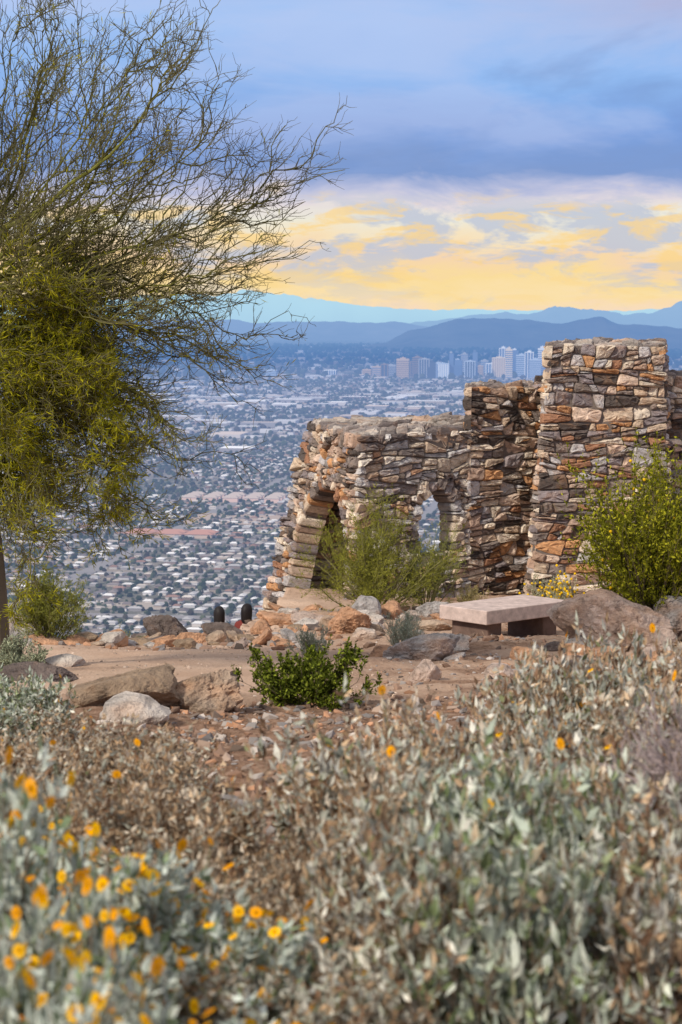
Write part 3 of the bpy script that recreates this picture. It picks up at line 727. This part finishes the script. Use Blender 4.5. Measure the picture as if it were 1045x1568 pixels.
for y, xs, h, ks in [(11.2, [-2.0, -1.72], .36, 'green green'), (10, [-1.75, -1.5], .24, 'green mix'), (8.6, [-1.5, -1.25, -1.02, -.82], .26, 'mix dry dry dry'), (7.8, [-1.4, -1.17, -.94, -.72], .28, 'dry dry dry dry'), (7.0, [-1.3, -1.05, -.8, -.62], .32, 'dry mix dry dry'), (6.1, [-1.05, -.82, -.6, -.4], .30, 'dry dry dry dry'), (5.2, [-.9, -.68, -.48], .28, 'flower mix dry'), (4.5, [-.72, -.48], .32, 'flower flower')]:
    for x, k in zip(xs, ks.split()): bush(x, y, .26, h, k)
for x, y, h in ((-.60, 3.4, .47), (-.46, 3.3, .40), (-.68, 4.1, .53), (-.52, 4.0, .40), (-.34, 3.5, .28), (-.2, 3.6, .24), (-.08, 3.8, .19), (-.24, 4.3, .25)): bush(x, y, .22, h, 'flower', "brittlebush_in_flower")

def shrub(name, x, y, r, h, lc, ls, n0=40, m1=7, m2=5, nl=6, wood=(.16, .13, .08), up=.2, seed=1, lw=1.0, flowers=0, fan=(4, 62), lc2=None):
    global rng
    old = rng; rng = np.random.default_rng(seed)
    th = rng.uniform(0, 2*math.pi, n0); ph = np.radians(rng.uniform(fan[0], fan[1], n0))
    D = np.stack([np.sin(ph)*np.cos(th)*r/h*1.05, np.sin(ph)*np.sin(th)*r/h*1.05, np.cos(ph)], -1); L = rng.uniform(.5, .98, n0)*h
    u = np.linspace(0, 1, 7)
    P = D[:, None]*(L[:, None]*u)[:, :, None]+np.array([0, 0, .12*h])*(u**2)[None, :, None]+np.cumsum(rng.normal(0, .012*h, (n0, 7, 3)), axis=1)
    parts = [tubes(P, np.linspace(.011, .004, 7)[None]*np.full((n0, 1), max(.5, h)), jcol(wood, n0), 4)]
    Q, _, _ = grow(P, m1, .3, (15, 50), (.18*h, .36*h), 5, (0, 0, up), .12)
    parts.append(tubes(Q, np.linspace(.004, .002, 5)[None]*np.ones((len(Q), 1)), jcol(wood, len(Q))))
    T, _, _ = grow(Q, m2, .2, (15, 55), (.07*h, .17*h), 4, (0, 0, up), .12)
    parts.append(tubes(T, np.linspace(.0028, .0012, 4)[None]*np.ones((len(T), 1)), jcol(np.array(lc)*.9, len(T))))
    n = len(T)*nl; k = np.repeat(np.arange(len(T)), nl); t = rng.uniform(.1, 2.99, n); i = t.astype(int); f = (t-i)[:, None]
    pos = T[k, i]*(1-f)+T[k, i+1]*f; tan_ = norm(T[k, i+1]-T[k, i])
    Dl = norm(tan_*.6+rng.normal(0, .7, tan_.shape)); s = rng.uniform(.6, 1.3, n)*ls
    cols = pick([lc, np.array(lc)*.6, np.array(lc2 if lc2 else lc)*1.4], n, [3, 1.6, 2.4], .2)
    lp = [scatter(BL_V, BL_F, pos, frames(Dl), np.stack([s, s*lw, s], -1), cols)]
    if flowers:
        kk = rng.integers(0, len(T), flowers)
        lp.append(scatter(ICO_V, ICO_F, T[kk, -1], frames(rng.normal(size=(flowers, 3))), np.full(flowers, .024), pick([(.85, .55, .02)], flowers)))
    e = empty(name, (x, y, float(gz(x, y))-.05))
    add_obj("stems", make_mesh("stems", *merge(parts)), M_BARK, e); add_obj("foliage", make_mesh("foliage", *merge(lp)), M_LEAF, e)
    rng = old
    return e
shrub("palo_verde_shrub", .58, 33.2, 1.4, 1.62, (.22, .22, .035), .055, 46, 8, 6, 7, (.18, .17, .06), .12, 3, .5, fan=(4, 76))
shrub("palo_verde_shrub", 1.45, 33.6, .75, 1.25, (.21, .22, .06), .05, 22, 7, 5, 6, (.18, .17, .07), .2, 4, .5)
shrub("creosote_bush", 3.95, 25.3, 1.2, 2.0, (.17, .18, .014), .055, 50, 9, 6, 8, (.14, .11, .06), .3, 5, 1.1, flowers=40, lc2=(.31, .30, .022))
shrub("creosote_bush", 4.6, 25.6, 1.0, 1.85, (.15, .16, .014), .055, 36, 8, 6, 7, (.14, .11, .06), .3, 6, 1.1, lc2=(.28, .27, .022))
shrub("creosote_bush", -.24, 14.7, .60, .42, (.08, .105, .013), .034, 34, 8, 5, 8, (.12, .09, .06), .25, 7, 1.2, lc2=(.17, .20, .025), fan=(4, 76))
shrub("palo_verde_shrub", -3.75, 25.3, .85, .85, (.18, .19, .035), .05, 34, 8, 5, 6, (.16, .15, .06), .15, 8, .5)
shrub("bursage_shrub", -3.05, 18.3, .36, .36, (.30, .33, .22), .03, 30, 7, 5, 6, (.26, .22, .15), .2, 9, .9)
shrub("bursage_shrub", .75, 24.2, .46, .42, (.36, .40, .30), .03, 26, 6, 4, 5, (.33, .3, .22), .3, 10, .5)
shrub("bursage_shrub", -.35, 22.5, .35, .34, (.34, .37, .27), .03, 22, 6, 4, 5, (.33, .3, .22), .3, 11, .6)
shrub("bursage_shrub", 2.15, 33.5, .4, .42, (.36, .3, .12), .03, 26, 6, 4, 5, (.3, .25, .15), .3, 12, .6)
shrub("brittlebush_in_flower", 3.5, 32.5, .5, .75, (.36, .36, .24), .04, 26, 6, 4, 5, (.3, .27, .16), .3, 13, .9, flowers=200)
shrub("bursage_shrub", -2.9, 26.0, .35, .26, (.3, .32, .2), .03, 20, 6, 4, 5, (.3, .26, .18), .3, 14, .6)
shrub("dead_shrub", 1.10, 5.75, .42, .58, (.34, .28, .27), .02, 46, 9, 5, 1, (.42, .34, .33), .05, 15, .4)

# palo verde tree
tree = empty("palo_verde_tree", (0, 0, 0))
g0 = float(gz(-3.52, 20)); S = np.array([-3.95, 20.0, 1.55])
def bez(a, c, b, k=14):
    t = np.linspace(0, 1, k)[:, None]; return (1-t)**2*a+2*t*(1-t)*c+t*t*b
trunk = bez(np.array([-3.50, 20, g0-.2]), np.array([-3.45, 20.0, -.3]), S)
ends = [(-.95, 2.85), (-.9, 2.5), (-1.25, 3.2), (-1.5, 3.7), (-2.0, 4.2), (-2.6, 4.6), (-3.2, 4.8), (-1.15, 2.1), (-1.15, 1.5), (-1.25, 1.0), (-1.5, .6), (-2.1, .25), (-2.7, -.05), (-3.3, -.25), (-1.9, 2.2), (-2.4, 3.2), (-2.6, 1.2), (-3.0, 3.8), (-2.8, .5), (-1.8, 2.9),
        (-2.2, .9), (-2.6, .8), (-3.1, .7), (-3.3, .2), (-2.9, -.3), (-3.3, -.6), (-2.3, -.0), (-3.0, 1.3), (-2.2, 1.6), (-3.2, .4), (-1.8, 1.2), (-2.4, -.35), (-2.9, -.65), (-3.3, -.8), (-3.2, 2.4), (-3.3, 3.2),
        (-5.2, 4.2), (-6.0, 3.0), (-5.8, 1.4), (-4.6, .4), (-4.2, 4.8)]
limbs = []
for i, (ex, ez) in enumerate(ends):
    E2 = np.array([ex, 20+rng.uniform(-1.0, 1.0), ez]); st = S+np.array([rng.uniform(-.15, .25), rng.uniform(-.2, .2), rng.uniform(-.35, .35)])
    up = ez > 2.0
    c = st+(E2-st)*.55+np.array([0, 0, -.35 if up else .65])
    L_ = bez(st, c, E2); L_ += np.concatenate([np.zeros((1, 3)), np.cumsum(rng.normal(0, .035, (13, 3)), axis=0)]); limbs.append(L_)
limbs = np.array(limbs)
pp = [tubes(trunk[None], np.linspace(.14, .09, 14)[None], np.array([(.12, .1, .07)]), 8),
      tubes(limbs, np.linspace(.028, .005, 14)[None]*rng.uniform(.5, 1.2, (len(limbs), 1)), jcol((.15, .155, .03), len(limbs)), 6)]
L1, _, _ = grow(limbs, 14, .22, (14, 48), (.45, 1.0), 9, (.12, 0, .22), .16)
pp.append(tubes(L1, np.linspace(.0092, .0038, 9)[None]*np.ones((len(L1), 1)), jcol((.13, .125, .035), len(L1)), 4))
L2, _, _ = grow(L1, 6, .15, (15, 52), (.22, .48), 6, (.08, 0, .16), .2)
pp.append(tubes(L2, np.linspace(.0052, .0026, 6)[None]*np.ones((len(L2), 1)), jcol((.105, .095, .04), len(L2)), 3))
L3, _, _ = grow(L2, 5, .15, (15, 55), (.09, .24), 4, (.04, 0, .1), .2)
pp.append(tubes(L3, np.linspace(.0033, .0016, 4)[None]*np.ones((len(L3), 1)), jcol((.10, .09, .04), len(L3)), 3))
add_obj("trunk_and_branches", make_mesh("trunk_and_branches", *merge(pp)), M_BARK, tree)
low = np.clip((2.5-L3[:, 0, 2])/1.4, .08, 1)*np.clip((-1.3-L3[:, 0, 0])/1.3, .08, 1)*np.clip(.9+fbm(L3[:, 0, 0]*2.2, L3[:, 0, 2]*2.2+L3[:, 0, 1], 6)*3.2, .1, 1.7)
cnt = rng.poisson(low*9); k = np.repeat(np.arange(len(L3)), cnt); n = len(k)
t = rng.uniform(0, 2.99, n); i = t.astype(int); f = (t-i)[:, None]; pos = L3[k, i]*(1-f)+L3[k, i+1]*f+rng.normal(0, .012, (n, 3))
Dl = norm(norm(L3[k, i+1]-L3[k, i])*.9+rng.normal(0, .4, (n, 3))); s = rng.uniform(.045, .10, n)
add_obj("foliage", make_mesh("foliage", *scatter(BL_V, BL_F, pos, frames(Dl), np.stack([s, s*.30, s], -1), pick([(.28, .28, .015), (.16, .17, .015), (.42, .39, .02)], n, [3, 1.6, 2.4], .22))), M_LEAF, tree)

# ------------------------------------------------------------ people beyond the ledge
def person(x, y, top, hair, shirt, face):
    z0 = top-1.72; e = empty("person", (x, y, z0)); e.rotation_euler = (0, 0, face)
    J = {'pel': (0, 0, .95, .15), 'wai': (0, 0, 1.1, .13), 'che': (0, .01, 1.30, .16), 'nec': (0, 0, 1.46, .062), 'hd': (0, .01, 1.53, .06),
         'sl': (-.17, 0, 1.38, .065), 'el': (-.25, -.02, 1.12, .045), 'wl': (-.2, .14, .95, .03), 'hl': (-.18, .2, .9, .035),
         'sr': (.17, 0, 1.38, .065), 'er': (.25, -.02, 1.12, .045), 'wr': (.2, .14, .95, .03), 'hr': (.18, .2, .9, .035),
         'tl': (-.1, 0, .88, .1), 'kl': (-.11, .02, .48, .065), 'al': (-.12, -.02, .08, .045), 'fl': (-.13, .14, .04, .04),
         'tr': (.1, 0, .88, .1), 'kr': (.11, .02, .48, .065), 'ar': (.12, -.02, .08, .045), 'fr': (.13, .14, .04, .04)}
    ks = list(J); ed = [('pel', 'wai'), ('wai', 'che'), ('che', 'nec'), ('nec', 'hd'), ('che', 'sl'), ('sl', 'el'), ('el', 'wl'), ('wl', 'hl'), ('che', 'sr'), ('sr', 'er'), ('er', 'wr'), ('wr', 'hr'), ('pel', 'tl'), ('tl', 'kl'), ('kl', 'al'), ('al', 'fl'), ('pel', 'tr'), ('tr', 'kr'), ('kr', 'ar'), ('ar', 'fr')]
    me = bpy.data.meshes.new("body"); me.from_pydata([J[k][:3] for k in ks], [(ks.index(a), ks.index(b)) for a, b in ed], [])
    m_ = bpy.data.materials.new("clothes"); m_.use_nodes = True; nt = m_.node_tree
    tcn = N(nt, 'ShaderNodeTexCoord'); sp = N(nt, 'ShaderNodeSeparateXYZ'); nt.links.new(tcn.outputs['Object'], sp.inputs[0])
    nt.links.new(ramp(nt, sp.outputs['Z'], [(0, (.03, .035, .05, 1)), (.95, (*shirt, 1))], 'CONSTANT'), nt.nodes['Principled BSDF'].inputs['Base Color'])
    nt.nodes['Principled BSDF'].inputs['Roughness'].default_value = .9
    ob = add_obj("body", me, m_, e)
    md = ob.modifiers.new("skin", 'SKIN'); sv = me.skin_vertices[0].data
    for i_, k_ in enumerate(ks): sv[i_].radius = (J[k_][3], J[k_][3]*.8)
    sv[0].use_root = True
    ob.modifiers.new("sub", 'SUBSURF').levels = 2; ob.modifiers["sub"].render_levels = 2
    hv = S2V*np.array([.077, .095, .118]); hv[:, 1] += np.where((np.abs(S2V[:, 0]) < .2) & (S2V[:, 1] > .9) & (np.abs(S2V[:, 2]) < .25), .018, 0)
    hc = np.tile((.45, .27, .19), (len(hv), 1)); add_obj("head", make_mesh("head", hv+np.array([0, .015, 1.585]), S2F, hc, True), M_SKIN, e)
    kp = (S2V[:, 1] < .35) | (S2V[:, 2] > .45); hh = S2V*np.where(kp, 1.0, .8)[:, None]*np.array([.092, .108, .13]); hh[:, 2] -= np.where((S2V[:, 2] < 0) & (S2V[:, 1] < .2), .09, 0); hh += fbm(S2V[:, 0]*6, S2V[:, 2]*6, 3)[:, None]*.01
    add_obj("hair", make_mesh("hair", hh+np.array([0, -.005, 1.59]), S2F, np.tile(hair, (len(hh), 1)), True), M_SKIN, e)
person(-1.49, 31.2, 1.6-(926-475)/3049*31.2, (.012, .009, .009), (.16, .025, .02), -.4)
person(-1.93, 31.2, 1.6-(930-475)/3049*31.2, (.015, .012, .012), (.04, .05, .09), .3)

# ------------------------------------------------------------ sky, sun
w = bpy.data.worlds.new("World"); scene.world = w; w.use_nodes = True; nt = w.node_tree; nt.nodes.clear()
out = N(nt, 'ShaderNodeOutputWorld')
sky = N(nt, 'ShaderNodeTexSky', sky_type='NISHITA'); sky.sun_disc = False
sky.sun_elevation = math.radians(38); sky.sun_rotation = math.radians(225); sky.air_density = 1.2; sky.dust_density = 2
bg1 = N(nt, 'ShaderNodeBackground'); bg1.inputs[1].default_value = .12; nt.links.new(sky.outputs[0], bg1.inputs[0])
tc = N(nt, 'ShaderNodeTexCoord'); sp = N(nt, 'ShaderNodeSeparateXYZ'); nt.links.new(tc.outputs['Generated'], sp.inputs[0])
x_, y_, z_ = sp.outputs
r_ = math_n(nt, 'SQRT', math_n(nt, 'ADD', math_n(nt, 'MULTIPLY', x_, x_), math_n(nt, 'MULTIPLY', y_, y_)))
el = math_n(nt, 'DIVIDE', z_, math_n(nt, 'MAXIMUM', r_, .02)); az = math_n(nt, 'ARCTAN2', x_, y_)
def cvec(a, b_, c=0.0):
    n = N(nt, 'ShaderNodeCombineXYZ')
    nt.links.new(math_n(nt, 'MULTIPLY', az, a), n.inputs[0]); nt.links.new(math_n(nt, 'MULTIPLY', el, b_), n.inputs[1]); n.inputs[2].default_value = c
    return n.outputs[0]
nA = noise_n(nt, cvec(12, 36, 2.3), 1.0, 5, .62, .4)
nB = noise_n(nt, cvec(26, 95, 5.1), 1.0, 5, .62, .4)
nC = noise_n(nt, cvec(20, 62, 9.7), 1.0, 5, .66, .4)
nD = noise_n(nt, cvec(7, 24, 1.7), 1.0, 5, .56, .3)
e2 = math_n(nt, 'ADD', el, math_n(nt, 'MULTIPLY', math_n(nt, 'SUBTRACT', nA, .5), .042))
e2 = math_n(nt, 'ADD', e2, math_n(nt, 'MULTIPLY', az, .010))
stops = [(0, lin(250, 222, 190)), (.03, lin(253, 226, 172)), (.08, lin(252, 222, 156)), (.125, lin(247, 214, 176)), (.17, lin(248, 226, 188)), (.22, lin(238, 234, 218)),
         (.265, lin(228, 218, 222)), (.30, lin(188, 192, 222)), (.35, lin(120, 150, 206)), (.44, lin(118, 156, 220)), (.56, lin(138, 180, 238)), (.7, lin(160, 194, 244)), (.85, lin(170, 194, 238)), (1, lin(186, 198, 228))]
ef = math_n(nt, 'DIVIDE', e2, .2, True)
base = ramp(nt, ef, stops)
lowm = ramp(nt, ef, [(.0, (.15, .15, .15, 1)), (.06, (.5, .5, .5, 1)), (.12, (1, 1, 1, 1)), (.24, (1, 1, 1, 1)), (.31, (0, 0, 0, 1))])
str1 = ramp(nt, nC, [(.47, (0, 0, 0, 1)), (.56, (1, 1, 1, 1))])
c = mixc(nt, math_n(nt, 'MULTIPLY', math_n(nt, 'MULTIPLY', str1, lowm), .85), base, lin(190, 198, 216))
str2 = ramp(nt, nB, [(.52, (0, 0, 0, 1)), (.60, (1, 1, 1, 1))])
c = mixc(nt, math_n(nt, 'MULTIPLY', math_n(nt, 'MULTIPLY', str2, lowm), .7), c, lin(254, 214, 132))
him = ramp(nt, ef, [(.3, (0, 0, 0, 1)), (.45, (1, 1, 1, 1))])
c = mixc(nt, math_n(nt, 'MULTIPLY', math_n(nt, 'MULTIPLY', ramp(nt, nD, [(.46, (0, 0, 0, 1)), (.60, (1, 1, 1, 1))]), him), .42), c, lin(190, 202, 238))
c = mixc(nt, math_n(nt, 'MULTIPLY', math_n(nt, 'MULTIPLY', ramp(nt, nD, [(.34, (1, 1, 1, 1)), (.47, (0, 0, 0, 1))]), him), .45), c, lin(112, 140, 194))
pk = math_n(nt, 'MULTIPLY', math_n(nt, 'MULTIPLY', math_n(nt, 'SUBTRACT', az, .03), 7.0, True), math_n(nt, 'MULTIPLY', math_n(nt, 'SUBTRACT', e2, .12), 20.0, True))
c = mixc(nt, math_n(nt, 'MULTIPLY', pk, .8), c, lin(180, 168, 198))
hi = math_n(nt, 'MULTIPLY', math_n(nt, 'SUBTRACT', el, .2), 2.0, True)
c = mixc(nt, hi, c, (.68, .68, .72, 1))
bg2 = N(nt, 'ShaderNodeBackground'); bg2.inputs[1].default_value = 1.03; nt.links.new(c, bg2.inputs[0])
mx = N(nt, 'ShaderNodeMixShader'); mx.inputs[0].default_value = .94; nt.links.new(bg1.outputs[0], mx.inputs[1]); nt.links.new(bg2.outputs[0], mx.inputs[2])
nt.links.new(mx.outputs[0], out.inputs[0])
try: w.cycles.sampling_method = 'MANUAL'; w.cycles.sample_map_resolution = 256
except Exception: pass
sd = bpy.data.lights.new("sun", 'SUN'); sd.energy = 3.7; sd.angle = math.radians(6); sd.color = (1, .90, .77)
so = bpy.data.objects.new("sun", sd); scene.collection.objects.link(so); so.location = (-20, -20, 30)
sdir = Vector((math.sin(math.radians(225))*math.cos(math.radians(38)), math.cos(math.radians(225))*math.cos(math.radians(38)), math.sin(math.radians(38))))
so.rotation_euler = sdir.to_track_quat('Z', 'Y').to_euler()

# ------------------------------------------------------------ camera
cd = bpy.data.cameras.new("camera"); cam = bpy.data.objects.new("camera", cd); scene.collection.objects.link(cam)
cam.location = (0, 0, 1.6); cam.rotation_euler = (math.radians(90-5.79), 0, 0)
cd.sensor_fit = 'VERTICAL'; cd.sensor_height = 36; cd.lens = 70; cd.clip_start = .05; cd.clip_end = 200000
cd.dof.use_dof = True; cd.dof.focus_distance = 24; cd.dof.aperture_fstop = 5.0
scene.camera = cam
scene.view_settings.view_transform = 'Standard'; scene.view_settings.look = 'None'; scene.view_settings.exposure = 0
